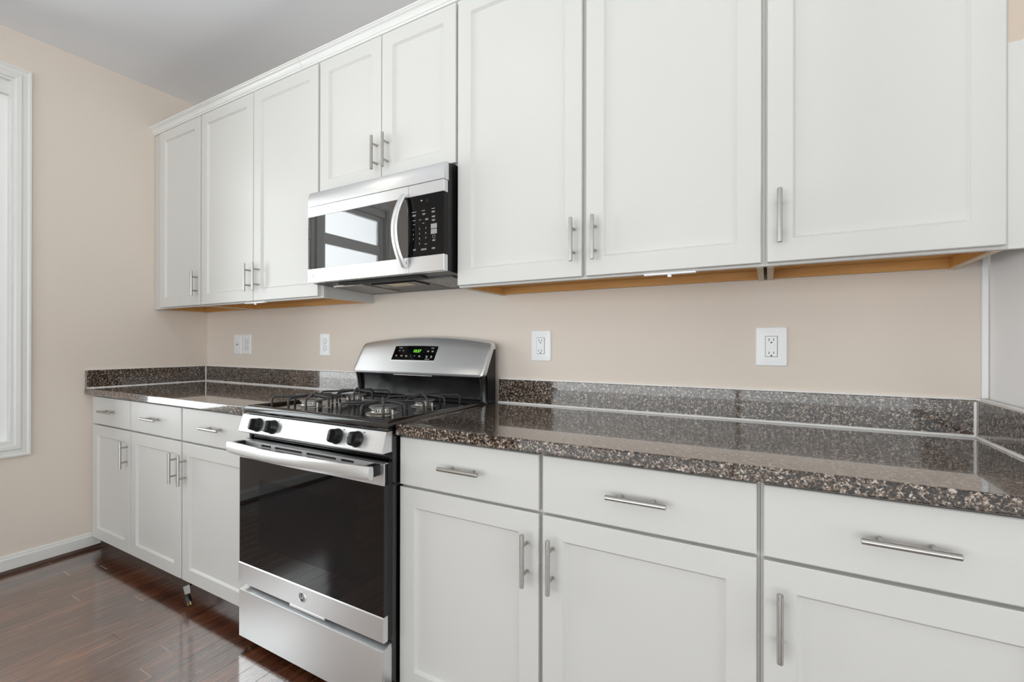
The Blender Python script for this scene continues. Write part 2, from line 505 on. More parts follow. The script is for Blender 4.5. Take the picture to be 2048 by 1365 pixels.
for ya, yb in units:
    bm = NB()
    s = .034
    for x0, x1, q in ((-.115, -.055, 0), (-.095, -.072, s * .6)):
        box(bm, x0, x1, yb - s - q * .5, yb, WZ0 + j, 2.44); box(bm, x0, x1, ya, ya + s + q * .5, WZ0 + j, 2.44)
    box(bm, -.105, -.060, ya + s, yb - s * .4, 2.06, 2.155, .004)
    box(bm, -.105, -.060, ya + s, yb - s, WZ0 + j, WZ0 + j + .05, .004)
    box(bm, -.105, -.060, ya + s, yb - s, 2.40, 2.44)
    put('window_sash', bm, 'vinyl', win)
    bm = NB(); box(bm, -.086, -.082, ya + s, yb - s, WZ0 + .05, 2.41); put('window_pane', bm, 'window_glass', win)
# windows behind the camera; the right-hand one is added fill
def plain_window(name, axis, a0, a1, z0, z1, pos):
    bm = NB(); w = .05
    def bx(u0, u1, v0, v1):
        if axis == 'x': box(bm, u0, u1, pos - .05, pos + .05, v0, v1)
        else: box(bm, pos - .05, pos + .05, u0, u1, v0, v1)
    bx(a0, a1, z0, z0 + w); bx(a0, a1, z1 - w, z1)
    n = 2
    for i in range(n + 1):
        c = a0 + (a1 - a0) * i / n
        bx(max(a0, c - w / 2), min(a1, c + w / 2), z0, z1)
    o = struct(name, bm, 'vinyl')
    bm = NB()
    if axis == 'x': box(bm, a0, a1, pos - .003, pos + .003, z0, z1)
    else: box(bm, pos - .003, pos + .003, a0, a1, z0, z1)
    put('window_pane', bm, 'window_glass', o)
plain_window('window_2', 'x', .08, 5.9, .08, 2.4, FY - .07)
plain_window('fill_window', 'y', -5.2, -.9, .10, 2.40, RX + .07)  # unseen window, added and widened to light the left wall

# baseboard and shoe moulding on the left wall
bm = NB()
prof = [(0, .018), (.014, .018), (.014, .072), (.010, .080), (.009, .088), (.004, .092), (0, .092)]
loft(bm, [[Vector((x, -.565, z)) for x, z in prof], [Vector((x, FY, z)) for x, z in prof]])
struct('baseboard_left', bm, 'trim_paint')
bm = NB()
prof = [(0, 0)] + [(.021 * math.sin(a) + .004 * (a < 1.4), .021 * math.cos(a)) for a in [i * math.pi / 14 for i in range(8)]]
prof = [(0, 0), (0, .021), (.012, .021), (.017, .018), (.021, .012), (.023, .005), (.023, 0)]
loft(bm, [[Vector((x, -.578, z)) for x, z in prof], [Vector((x, FY, z)) for x, z in prof]])
struct('trim_1', bm, 'shoe_wood', smooth=True)

# recessed ceiling lamps (the room's lamps)
for i, (lx, ly) in enumerate(LAMPS):
    t = thing('recessed_light', (lx, ly, CEIL), 'round white recessed ceiling light with a warm glowing lens', 'ceiling light', 'recessed ceiling lights')
    bm = NB(); lathe(bm, (lx, ly, CEIL), (0, 0, -1), [(.088, 0), (.088, .004), (.080, .009), (.066, .006), (.066, 0)]); put('trim_ring', bm, 'trim_paint', t, True)
    bm = NB(); lathe(bm, (lx, ly, CEIL - .001), (0, 0, -1), [(.065, 0), (.065, .003)]); put('lens', bm, 'lamp_lens', t)
    ld = bpy.data.lights.new('lamp_glow', 'AREA'); ld.shape = 'DISK'; ld.size = .13; ld.energy = LAMP_W; ld.color = LAMP_C
    lo = bpy.data.objects.new('lamp_glow', ld); COL.objects.link(lo); lo.parent = t; lo.location = (0, 0, -.012)

# ------------------------------------------------------------------ cabinets
def shaker(bm, x0, x1, z0, z1, yf, th=.019, w=.058):
    rings = [rect_y(x0, x1, z0, z1, yf + th), rect_y(x0, x1, z0, z1, yf + .0018), rect_y(x0 + .0018, x1 - .0018, z0 + .0018, z1 - .0018, yf),
             rect_y(x0 + w, x1 - w, z0 + w, z1 - w, yf), rect_y(x0 + w + .0015, x1 - w - .0015, z0 + w + .0015, z1 - w - .0015, yf + .0025),
             rect_y(x0 + w + .007, x1 - w - .007, z0 + w + .007, z1 - w - .007, yf + .0095)]
    loft(bm, rings)
def slab(bm, x0, x1, z0, z1, yf, th=.019):
    loft(bm, [rect_y(x0, x1, z0, z1, yf + th), rect_y(x0, x1, z0, z1, yf + .002), rect_y(x0 + .002, x1 - .002, z0 + .002, z1 - .002, yf)])
def pull(parent, x, z, yf, vertical=True, L=.141, S=.0765):
    bm = NB()
    y = yf - .032; r = .0061
    d = Vector((0, 0, 1)) if vertical else Vector((1, 0, 0))
    c = Vector((x, y, z))
    cyl(bm, c - d * L / 2, c + d * L / 2, r, seg=16, bev=.0012)
    for s in (-1, 1):
        p = c + d * (s * S / 2)
        cyl(bm, p + Vector((0, .003, 0)), Vector((p.x, yf + .0005, p.z)), .0045, seg=12)
    return put('handle', bm, 'nickel', parent, True)

YB, YU = -.630, -.330
def base_cabinet(label, x0, x1, fronts, left_fill=None, right_fill=None, door_handles=()):
    t = thing('base_cabinet', ((x0 + x1) / 2, -.305, 0), label, 'cabinet', 'white base cabinets')
    bm = NB()
    yf = -.610; s = .018
    box(bm, x0, x0 + s, yf + .019, -.004, .082, .879); box(bm, x1 - s, x1, yf + .019, -.004, .082, .879)
    box(bm, x0 + s, x1 - s, yf + .019, -.004, .082, .10); box(bm, x0 + s, x1 - s, -.022, -.004, .10, .879)
    # face frame
    box(bm, x0 + .001, x1 - .001, yf, yf + .019, .845, .8787); box(bm, x0 + .001, x1 - .001, yf, yf + .019, .70, .735); box(bm, x0 + .001, x1 - .001, yf, yf + .019, .0803, .115)
    xs = [x0] + [(a[1] + b[0]) / 2 for a, b in zip(fronts, fronts[1:])] + [x1]
    for i, xx in enumerate(xs):
        a = xx if i == 0 else xx - .019
        b = xx if i == len(xs) - 1 else xx + .019
        if i == 0: b = fronts[0][0] + .025
        if i == len(xs) - 1: a = fronts[-1][1] - .025
        box(bm, a, b, yf - .0002, yf + .019, .080, .879)
    put('carcass', bm, 'frame_paint', t)
    bm = NB(); box(bm, x0, x1, -.580, -.568, 0, .081); put('toe_kick', bm, 'toe_board', t)
    for i, (a, b) in enumerate(fronts):
        bm = NB(); slab(bm, a, b, .7215, .8715, YB)
        d = put('drawer', bm, 'cabinet_paint', t)
        pull(d, (a + b) / 2, .7995, YB, False)
        bm = NB(); shaker(bm, a, b, .083, .7135, YB)
        d = put('door', bm, 'cabinet_paint', t)
        pull(d, door_handles[i], .5935, YB, True)
    return t
base_cabinet('white base cabinet in the left corner with one drawer above one door', .002, .505, [(.052, .5005)], door_handles=[.4735])
base_cabinet('wide white two-door base cabinet between the corner cabinet and the gas range', .507, 1.566, [(.5075, 1.0035), (1.0155, 1.561)], door_handles=[.966, 1.047])
base_cabinet('wide white two-door base cabinet just right of the gas range', 2.3395, 3.3494, [(2.341, 2.8305), (2.8425, 3.3435)], door_handles=[2.797, 2.872])
base_cabinet('white base cabinet beside the white end panel, one wide drawer over one door', 3.3502, 3.870, [(3.3565, 3.818)], door_handles=[3.386])

def wall_cabinet(label, x0, x1, doors, zb, zt, handles, hz, under=True, fill=None, mids=()):
    t = thing('wall_cabinet', ((x0 + x1) / 2, -.155, zb), label, 'cabinet', 'white wall cabinets')
    yf = -.311; s = .016; zf = zb - .007
    bm = NB()
    ox0, ox1 = x0, x1; x0, x1 = x0 + .004, x1 - .004
    box(bm, x0, x0 + s, yf + .019, -.002, zf, zt + .013); box(bm, x1 - s, x1, yf + .019, -.002, zf, zt + .013)
    box(bm, x0 + s, x1 - s, yf + .019, -.002, zt - .01, zt + .013); box(bm, x0 + s, x1 - s, -.008, -.002, zb + .03, zt)
    x0, x1 = ox0, ox1
    box(bm, x0 + .001, x1 - .001, yf, yf + .019, zt - .035, zt + .0127); box(bm, x0 + .001, x1 - .001, yf, yf + .019, zf + .0003, zb + .032)
    xs = [x0] + [(a[1] + b[0]) / 2 for a, b in zip(doors, doors[1:])] + [x1]
    for i, xx in enumerate(xs):
        a = xx if i == 0 else xx - .019
        b = xx if i == len(xs) - 1 else xx + .019
        if i == 0: b = doors[0][0] + .025
        if i == len(xs) - 1: a = doors[-1][1] - .025
        box(bm, a, b, yf - .0002, yf + .019, zf, zt + .013)
    put('carcass', bm, 'frame_paint', t)
    x0, x1 = ox0 + .004, ox1 - .004
    if under:
        bm = NB()
        box(bm, x0 + s, x1 - s, yf + .019, -.008, zb + .022, zb + .033)
        box(bm, x0 + s, x0 + s + .002, yf + .019, -.024, zf + .002, zb + .022)
        box(bm, x1 - s - .002, x1 - s, yf + .019, -.024, zf + .002, zb + .022)
        box(bm, x0 + s, x1 - s, -.024, -.008, zf + .002, zb + .022)
        box(bm, x0 + s, x1 - s, yf + .019, yf + .021, zf + .002, zb + .022)
        put('bottom_panel', bm, 'veneer', t, label='orange-brown wood underside')
        for a, b in ((x0 + .001, x0 + s), (x1 - s, x1 - .001)):
            bm = NB(); box(bm, a, b, yf + .019, -.002, zf - .0012, zf)
            put('edge_band', bm, 'raw_edge', t)
    for (a, b), hx in zip(doors, handles):
        bm = NB(); shaker(bm, a, b, zb, zt, YU)
        d = put('door', bm, 'cabinet_paint', t)
        pull(d, hx, hz, YU, True)
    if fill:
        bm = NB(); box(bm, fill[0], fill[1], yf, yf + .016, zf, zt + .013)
        put('filler', bm, 'filler_two_tone', t, label='narrow filler board with a beige upper part')
    return t
def clip(parent, x0, x1, z):
    bm = NB()
    y = -.316
    box(bm, x0, x1, y - .011, y + .006, z - .006, z, .002, 2)
    xm = (x0 + x1) / 2
    cyl(bm, (xm, y - .003, z - .003), (xm, y - .003, z - .013), .006, seg=14)
    put('door_catch', bm, 'plate_plastic', parent, True, label='small white plastic catch')
UZ, UT = 1.387, 2.456
wall_cabinet('white single-door wall cabinet in the corner, against the left wall', .003, .569, [(.107, .562)], UZ, UT, [.535], 1.505)
c = wall_cabinet('white two-door wall cabinet just left of the microwave', .571, 1.578, [(.5735, 1.0615), (1.0665, 1.5585)], UZ, UT, [1.038, 1.110], 1.505)
clip(c, .985, 1.150, UZ - .007)
wall_cabinet('short white two-door wall cabinet above the microwave', 1.580, 2.340, [(1.573, 1.954), (1.9575, 2.3355)], 1.852, UT, [1.931, 1.993], 1.960, under=False)
c = wall_cabinet('white two-door wall cabinet just right of the microwave', 2.342, 3.3565, [(2.346, 2.8375), (2.8525, 3.3475)], UZ, UT, [2.812, 2.884], 1.503)
clip(c, 3.035, 3.183, UZ - .007)
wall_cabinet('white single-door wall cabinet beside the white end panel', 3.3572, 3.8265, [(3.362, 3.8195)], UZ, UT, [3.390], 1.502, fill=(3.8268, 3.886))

# crown moulding
bm = NB()
prof = [(-.300, 2.470), (-.319, 2.470), (-.321, 2.476), (-.325, 2.479), (-.327, 2.488), (-.333, 2.497), (-.341, 2.502), (-.343, 2.505), (-.346, 2.506), (-.346, 2.513), (-.300, 2.513)]
prism_x(bm, prof, .001, 1.4335); prism_x(bm, prof, 1.4350, 3.885)
tag(put('crown_molding', bm, 'trim_paint'), 'long white crown molding running along the tops of the wall cabinets', 'molding')

# ------------------------------------------------------------------ countertops
def counter(label, x0, x1, sides):
    t = thing('countertop', ((x0 + x1) / 2, -.32, .879), label, 'countertop', 'granite countertops')
    bm = NB(); box(bm, x0, x1, -.650, -.001, .880, .914, .003, 2); put('slab', bm, 'granite', t)
    bm = NB()
    xa, xb = x0 + (.021 if 'L' in sides else .002), x1 - (.021 if 'R' in sides else .002)
    box(bm, xa, xb, -.020, -.001, .9145, 1.0155, .0015)
    put('backsplash', bm, 'granite', t)
    for sd in sides:
        bm = NB()
        if sd == 'L': box(bm, x0 + .0005, x0 + .020, -.648, -.0005, .9145, 1.0155, .0015)
        else: box(bm, x1 - .020, x1 - .0005, -.648, -.0005, .9145, 1.0155, .0015)
        put('side_splash', bm, 'granite', t)
    bm = NB(); w = .0052
    rn = random.Random(int(x0 * 10) + 5)
    def bead(p, q, r):
        n = 40
        pts = [Vector(p).lerp(Vector(q), i / n) for i in range(n + 1)]
        tube(bm, pts, [r * (1 + .22 * (rn.random() - .5)) for _ in pts], 8)
    bead((xa, -.0205, .9155), (xb, -.0205, .9155), w * 1.1)
    if 'L' in sides:
        bead((x0 + .0205, -.020, .9150), (x0 + .0205, -.645, .9150), w * .8); bead((x0 + .0205, -.0205, .916), (x0 + .0205, -.0205, 1.013), w * .75)
    if 'R' in sides:
        bead((x1 - .0205, -.020, .9155), (x1 - .0205, -.645, .9155), w); bead((x1 - .0205, -.0205, .916), (x1 - .0205, -.0205, 1.012), w * .85)
    put('caulk_line', bm, 'caulk', t, True, label='white caulk bead')
    bm = NB()
    box(bm, x0 + .002, x1 - .002, -.0075, -.0005, 1.0155, 1.0195)
    if 'L' in sides: box(bm, x0 + .0005, x0 + .006, -.648, -.0005, 1.0155, 1.0185)
    if 'R' in sides: box(bm, x1 - .008, x1 - .0005, -.648, -.0005, 1.0155, 1.0195)
    put('top_caulk_line', bm, 'caulk', t, label='thin caulk line along the top of the splash')
counter('short brown granite countertop in the left corner, left of the gas range', .001, 1.570, 'L')
counter('long brown granite countertop right of the gas range', 2.3405, 3.880, 'R')

# tall end panel on the right
t = thing('end_panel', (3.90, -.35, 0), 'tall white panel closing off the right end of the countertop', 'panel')
bm = NB(); box(bm, 3.8905, 3.909, -.66, -.012, 0, 2.43); put('panel', bm, 'panel_paint', t)
bm = NB(); box(bm, 3.8755, 3.8885, -.010, -.001, 1.020, 2.42, .0015); put('scribe_strip', bm, 'panel_paint', t)

# ------------------------------------------------------------------ outlets
def rrect(x0, x1, z0, z1, r, y):
    out = []
    for cx, cz, a0 in ((x1 - r, z0 + r, -90), (x1 - r, z1 - r, 0), (x0 + r, z1 - r, 90), (x0 + r, z0 + r, 180)):
        for k in range(7):
            a = R(a0 + 15 * k); out.append(Vector((cx + r * math.cos(a), y, cz + r * math.sin(a))))
    return out
def plate(bm, x0, x1, z0, z1, d=.006, ins=.010, rad=.0035):
    loft(bm, [rrect(x0, x1, z0, z1, rad, -.0005), rrect(x0, x1, z0, z1, rad, -.0020), rrect(x0 + .0006, x1 - .0006, z0 + .0006, z1 - .0006, rad, -.0032),
              rrect(x0 + .0028, x1 - .0028, z0 + .0028, z1 - .0028, rad * .9, -d * .80),
              rrect(x0 + ins, x1 - ins, z0 + ins, z1 - ins, rad * .5, -d)])
def screws(t, x, zs, y=-.006):
    for z in zs:
        bm = NB(); lathe(bm, (x, y + .0008, z), (0, -1, 0), [(.0032, 0), (.0032, .0012), (.002, .0018)], 12)
        box(bm, x - .0024, x + .0024, y - .0012, y - .0009, z - .0004, z + .0004)
        put('screw', bm, 'plate_plastic' , t, True)
def duplex(x0, x1, label):
    xm = (x0 + x1) / 2; zm = 1.1625; h = .0635
    t = thing('wall_outlet', (xm, 0, zm), label, 'outlet', 'wall plates above the countertop')
    bm = NB(); plate(bm, x0, x1, zm - h, zm + h); put('wall_plate', bm, 'plate_plastic', t)
    for s in (-1, 1):
        zc = zm + s * .0195
        bm = NB()
        pr = []
        for i in range(24):
            a = 2 * math.pi * i / 24
            pr.append((xm + .0175 * math.cos(a), zc + max(-.0135, min(.0135, .0175 * math.sin(a)))))
        prism_y(bm, pr, -.0082, -.004)
        o = put('receptacle', bm, 'plate_plastic', t)
        bm = NB()
        ring = [(xm + (px - xm) * 1.09, zc + (pz - zc) * 1.11) for px, pz in pr]
        prism_y(bm, ring, -.0064, -.0045)
        put('gasket_line', bm, 'joint_grey', o)
        bm = NB(); box(bm, xm - .0072, xm - .0050, -.0085, -.0079, zc - .001, zc + .0075); put('slot', bm, 'plate_slot', o)
        bm = NB(); box(bm, xm + .0050, xm + .0068, -.0085, -.0079, zc, zc + .0068); put('slot', bm, 'plate_slot', o)
        bm = NB(); cyl(bm, (xm, -.0085, zc - .0065), (xm, -.0079, zc - .0065), .0026, seg=12); put('slot', bm, 'plate_slot', o)
    screws(t, xm, [zm])
def gfci(x0, x1, label):
    xm = (x0 + x1) / 2; zm = 1.161; h = .0645
    t = thing('wall_outlet', (xm, 0, zm), label, 'outlet', 'wall plates above the countertop')
    bm = NB(); plate(bm, x0, x1, zm - h, zm + h, .007, .022, .006); put('wall_plate', bm, 'plate_plastic', t)
    bm = NB(); box(bm, xm - .0178, xm + .0178, -.0075, -.005, zm - .0345, zm + .0345); put('gasket_line', bm, 'joint_grey', t)
    bm = NB(); box(bm, xm - .0165, xm + .0165, -.0098, -.005, zm - .0332, zm + .0332, .0012); r = put('receptacle', bm, 'plate_plastic', t)
    for s in (-1, 1):
        zc = zm + s * .0215
        bm = NB(); box(bm, xm - .0078, xm - .0058, -.0103, -.0097, zc - .0035, zc + .005); put('slot', bm, 'plate_slot', r)
        bm = NB(); box(bm, xm + .0056, xm + .0074, -.0103, -.0097, zc - .003, zc + .005); put('slot', bm, 'plate_slot', r)
        bm = NB(); cyl(bm, (xm, -.0103, zc - .0085), (xm, -.0097, zc - .0085), .0026, seg=12); put('slot', bm, 'plate_slot', r)
    for s in (-1, 1):
        bm = NB(); box(bm, xm - .008, xm + .008, -.0112, -.0097, zm + s * .0042 - .0034, zm + s * .0042 + .0034, .0006); put('button', bm, 'plate_plastic', r)
    screws(t, xm, [zm - .0485, zm + .0485])
x0, x1 = .322, .405
t = thing('cable_plate', ((x0 + x1) / 2, 0, 1.1625), 'blank white wall plate with one small centre hole, nearest the corner', 'wall plate', 'wall plates above the countertop')
bm = NB(); plate(bm, x0, x1, 1.099, 1.226); put('wall_plate', bm, 'plate_plastic', t)
bm = NB(); cyl(bm, (.3635, -.0105, 1.1625), (.3635, -.004, 1.1625), .0042, seg=14); put('cable_jack', bm, 'grey_plastic', t)
screws(t, .3635, [1.121, 1.204])
duplex(.4155, .506, 'white double outlet touching the blank wall plate near the corner')
duplex(1.157, 1.242, 'white double outlet alone on the wall left of the range')
gfci(2.492, 2.583, 'white outlet with test buttons, just right of the range')
gfci(3.328, 3.419, 'white outlet with test buttons, nearest the white end panel')

# ------------------------------------------------------------------ gas range
X0, X1 = 1.5745, 2.3355
XM = (X0 + X1) / 2
rg = thing('gas_range', (XM, -.36, 0), 'freestanding stainless steel and black gas range with four burners', 'stove')
bm = NB()
box(bm, X0 + .002, X0 + .016, -.655, -.035, .03, .905); box(bm, X1 - .016, X1 - .002, -.655, -.035, .03, .905)
box(bm, X0 + .002, X1 - .002, -.050, -.035, .03, .905)
box(bm, X0 + .016, X1 - .016, -.650, -.635, .80, .905)
box(bm, X0 + .016, X1 - .016, -.652, -.05, .222, .238)
box(bm, X0 + .03, X1 - .03, -.60, -.585, 0, .06)
put('body', bm, 'black_enamel', rg)
for fx in (X0 + .05, X1 - .05):
    for fy in (-.60, -.08):
        bm = NB(); cyl(bm, (fx, fy, 0), (fx, fy, .035), .018); put('foot', bm, 'black_plastic', rg)
# storage drawer
bm = NB()
prof = [(-.655, .035), (-.690, .035), (-.695, .040), (-.695, .212), (-.6935, .2175), (-.688, .2200), (-.676, .2210), (-.668, .226), (-.655, .226)]
prism_x(bm, prof, X0 + .004, X1 - .004)
dr = put('drawer', bm, 'stainless', rg, True)
bm = NB(); box(bm, X1 - .0040, X1 - .0022, -.688, -.657, .037, .216); put('side_plate', bm, 'stainless', dr)
bm = NB()
box(bm, 1.882, 2.066, -.6940, -.676, .2365, .2452, .001)
put('finger_pull', bm, 'stainless', rg)
# oven door
D0, D1 = .245, .798
bm = NB()
box(bm, X0 + .001, X1 - .001, -.676, -.657, D0 + .002, D1 - .002)
od = put('oven_door', bm, 'black_plastic', rg)
GY = -.6925
wx0, wx1, wz0, wz1 = 1.700, 2.214, .408, .657
bm = NB()
gx0, gx1, gz0, gz1 = X0 + .001, X1 - .001, .322, .732
box(bm, gx0, wx0, GY, -.676, gz0, gz1); box(bm, wx1, gx1, GY, -.676, gz0, gz1)
box(bm, wx0, wx1, GY, -.676, gz0, wz0); box(bm, wx0, wx1, GY, -.676, wz1, gz1)
put('door_glass', bm, 'oven_black', od)
bm = NB(); box(bm, wx0, wx1, GY, GY + .004, wz0, wz1); put('door_window', bm, 'oven_glass', od, label='see-through window of the oven door')
bm = NB()
prof = [(-.676, D0), (-.692, D0), (-.6955, D0 + .003), (-.6955, .321), (-.693, .324), (-.676, .324)]
prism_x(bm, prof, X0, X1); put('lower_trim', bm, 'stainless', od)
# upper trim with vent slots
bm = NB()
zs = [.730, .7700, .7785, .7835, .7915, .798]
slots = [(1.716, 1.774), (1.798, 1.948), (1.973, 2.121), (2.145, 2.205)]
xs = [X0] + [v for s in slots for v in s] + [X1]
for zi in range(5):
    for xi in range(len(xs) - 1):
        if zi in (1, 3) and xi % 2 == 1: continue
        box(bm, xs[xi], xs[xi + 1], -.6945, -.690, zs[zi], zs[zi + 1])
bmesh.ops.remove_doubles(bm, verts=bm.verts, dist=1e-5)
box(bm, X0, X1, -.692, -.676, D1 - .002, D1)
put('upper_trim', bm, 'stainless', od)
bm = NB(); box(bm, X0 + .004, X1 - .004, -.6895, -.676, .733, .796); put('vent_backing', bm, 'black_matte', od)
# door handle: a flat bowed bar on two posts
bm = NB()
n = 28
rings = []
for i in range(n + 1):
    q = i / n * 2 - 1
    x = XM + q * .372
    y = -.7385 - .022 * (1 - abs(q) ** 2.4)
    zc = .7785
    h = .0215 if abs(q) < .97 else .0205
    w = .010
    rings.append([Vector((x, y + w * math.copysign(abs(math.cos(a)) ** .7, math.cos(a)), zc + h * math.copysign(abs(math.sin(a)) ** .7, math.sin(a)))) for a in [2 * math.pi * k / 16 for k in range(16)]])
loft(bm, rings)
hd = put('handle', bm, 'stainless', od, True)
for s in (-1, 1):
    bm = NB(); xx = XM + s * .352
    box(bm, xx - .014, xx + .014, -.738, -.690, .761, .797, .004, 2); put('handle_post', bm, 'black_plastic', hd)
# oven cavity and racks seen through the window
bm = NB()
a0, a1, b0, b1, c0, c1 = 1.66, 2.25, -.655, -.15, .30, .72
loft(bm, [rect_y(a0, a1, c0, c1, b0), rect_y(a0, a1, c0, c1, b1)], cap0=False)
put('oven_cavity', bm, 'oven_cavity', rg)
for z in (.595, .475):
    bm = NB()
    for yy in (b0 + .02, b0 + .03, b1 - .03): tube(bm, [(a0 + .006, yy, z), (a1 - .006, yy, z)], .003, 8)
    for i in range(19):
        xx = a0 + .02 + i * (a1 - a0 - .04) / 18
        tube(bm, [(xx, b0 + .02, z), (xx, b1 - .03, z)], .0018, 6)
    put('oven_rack', bm, 'burner_alu', rg, True)
# control panel, leaning back
bm = NB()
prof = [(-.655, .828), (-.697, .8275), (-.6985, .831), (-.6805, .8905), (-.678, .893), (-.655, .893)]
prism_x(bm, prof, X0 + .001, X1 - .004); cp = put('control_panel', bm, 'stainless', rg)
pn = Vector((0, -(.893 - .829), .018)).normalized()   # outward normal of the panel
pz = Vector((0, .018, .064)).normalized()
for kx in (1.6890, 1.7800, 2.1205, 2.2140):
    cc = Vector((kx, -.6895, .8610))
    bm = NB()
    lathe(bm, cc, pn, [(.0262, 0), (.0262, .004), (.0245, .006), (.0225, .019), (.0200, .024), (0, .0245)], 28)
    # grip ridge across the cap
    ux = Vector((1, 0, 0))
    for (hw, hz_, d0, d1) in ((.0072, .0225, .020, .036),):
        rr = []
        for dd, f in ((d0, 1.0), (d1 - .003, .88), (d1, .74)):
            b0_ = cc + pn * dd
            rr.append([b0_ + ux * (sx * hw * f) + pz * (sz * hz_ * f) for sx, sz in ((-1, -.82), (-.45, -1), (.45, -1), (1, -.82), (1, .82), (.45, 1), (-.45, 1), (-1, .82))])
        loft(bm, rr)
    kb = put('knob', bm, 'black_plastic', rg, True)
    bm = NB(); b0_ = cc + pn * .0365
    loft(bm, [[b0_ + ux * (sx * .0007) + pz * (sz + .006) for sx, sz in ((-1, 0), (1, 0), (1, .008), (-1, .008))], [b0_ + pn * .0003 + ux * (sx * .0007) + pz * (sz + .006) for sx, sz in ((-1, 0), (1, 0), (1, .008), (-1, .008))]])
    put('pointer_line', bm, 'grey_print', kb)
bm = NB()
for kx in (1.6890, 1.7800, 2.1205, 2.2140):
    cc = Vector((kx, -.6895, .8610)) + pn * .0006
    q = cc + pz * .0245 + Vector((.026, 0, 0))
    cyl(bm, q, q + pn * .0004, .0021, seg=10)
    q = cc - pz * .0245 + Vector((.020, 0, 0))
    cyl(bm, q, q + pn * .0004, .0013, seg=10)
    for a in range(4):
        q = cc + pz * .0245 + Vector((.019 + (a % 2) * .003, 0, 0)) - pz * (.002 + .0035 * (a // 2))
        cyl(bm, q, q + pn * .0003, .0006, seg=6)
put('panel_marking', bm, 'black_matte', cp)
# cooktop: rim, sunken well
bm = NB()
cx0, cx1, cy0, cy1 = X0, X1 - .0005, -.676, -.085
def rr_(o, z): return rect_z(cx0 + o, cx1 - o, cy0 + o, cy1 - o * .3, z)
loft(bm, [rr_(.014, .8930), rr_(.004, .8955), rr_(.001, .900), rr_(0, .906), rr_(.0006, .912), rr_(.0026, .9178), rr_(.006, .9225), rr_(.0105, .926), rr_(.016, .9276), rr_(.022, .9272), rr_(.030, .923), rr_(.036, .9165), rr_(.060, .914)])
ct = put('cooktop', bm, 'black_enamel', rg, True)
GR = [(1.7415, -.499), (2.137, -.499), (1.7415, -.270), (2.137, -.270)]
for i, (bx_, by_) in enumerate(GR):
    s = 1.0 if i in (1, 2) else .88
    bm = NB(); lathe(bm, (bx_, by_, .9135), (0, 0, 1), [(.062 * s, 0), (.062 * s, .002), (.048 * s, .005), (.044 * s, .0095), (.043 * s, .020), (.046 * s, .022)], 32)
    bb = put('burner', bm, 'burner_alu', rg, True)
    bm = NB(); lathe(bm, (bx_, by_, .9350), (0, 0, 1), [(.047 * s, 0), (.050 * s, .0015), (.050 * s, .0045), (.047 * s, .007), (.020 * s, .0085), (0, .0088)], 32); put('burner_cap', bm, 'burner_cap', bb, True)
    bm = NB()
    for k in range(28):
        a = 2 * math.pi * k / 28
        p = Vector((bx_ + .0440 * s * math.cos(a), by_ + .0440 * s * math.sin(a), .9255))
        cyl(bm, p, p + Vector((.0012 * math.cos(a), .0012 * math.sin(a), .006)), .0013, seg=6)
    put('flame_port', bm, 'black_matte', bb)
    bm = NB(); q = Vector((bx_ + .058 * s, by_ - .012, .914)); cyl(bm, q, q + Vector((0, 0, .018)), .0035, seg=10); put('igniter', bm, 'plate_plastic', bb, True)
def grate(cx, cy, hx=.105, hy=.105):
    bm = NB()
    z0, z1 = .9165, .9555
    for dx in (-1, 0, 1):
        for dy in (-1, 0, 1):
            if dx == 0 and dy == 0: continue
            e = Vector((cx + dx * hx, cy + dy * hy, z0)); ti = Vector((cx + dx * hx, cy + dy * hy, z1))
            stop = .0 if dx and dy else .020
            inn = Vector((cx + dx * stop, cy + dy * stop, z1 + .003))
            tube(bm, smooth_path([e, ti, inn], 6, .016), .0043, 10)
    cyl(bm, (cx, cy, z1 - .004), (cx, cy, z1 + .0075), .0075, seg=12)
    # cross struts just under the fingers tie them together
    s = .020
    for a, b in (((-s, -s), (s, -s)), ((s, -s), (s, s)), ((s, s), (-s, s)), ((-s, s), (-s, -s))):
        tube(bm, [(cx + a[0], cy + a[1], z1 + .001), (cx + b[0], cy + b[1], z1 + .001)], .0035, 8)
    return bm
for (gx, gy), nm in zip(GR, range(4)):
    put('grate', grate(gx, gy if gy < -.4 else gy, .104, .103), 'cast_iron', rg, True)
# riser behind the cooktop
bm = NB()
prof = [(-.035, .914), (-.120, .916), (-.112, .927), (-.104, .932), (-.101, .945), (-.103, .985), (-.110, 1.020), (-.122, 1.038), (-.035, 1.038)]
prism_x(bm, prof, X0 + .030, X1 - .026); put('riser', bm, 'satin_black', rg, True)
for xx in (X0 + .019, X1 - .015):
    bm = NB(); tube(bm, [(xx, -.104, .915), (xx, -.106, .955), (xx, -.112, 1.0), (xx, -.122, 1.040)], [.0145, .0125, .012, .0135], 14); put('corner_post', bm, 'black_enamel', rg, True)
bm = NB()
prism_x(bm, [(-.035, .912), (-.095, .912), (-.100, 1.03), (-.118, 1.042), (-.060, 1.158), (-.052, 1.163), (-.035, 1.163)], X1 - .012, X1 - .001)
prism_x(bm, [(-.035, .912), (-.095, .912), (-.100, 1.03), (-.118, 1.042), (-.060, 1.158), (-.052, 1.163), (-.035, 1.163)], X0 + .001, X0 + .012)
box(bm, X0 + .012, X1 - .012, -.045, -.035, .912, 1.16)
put('guard_housing', bm, 'black_plastic', rg)
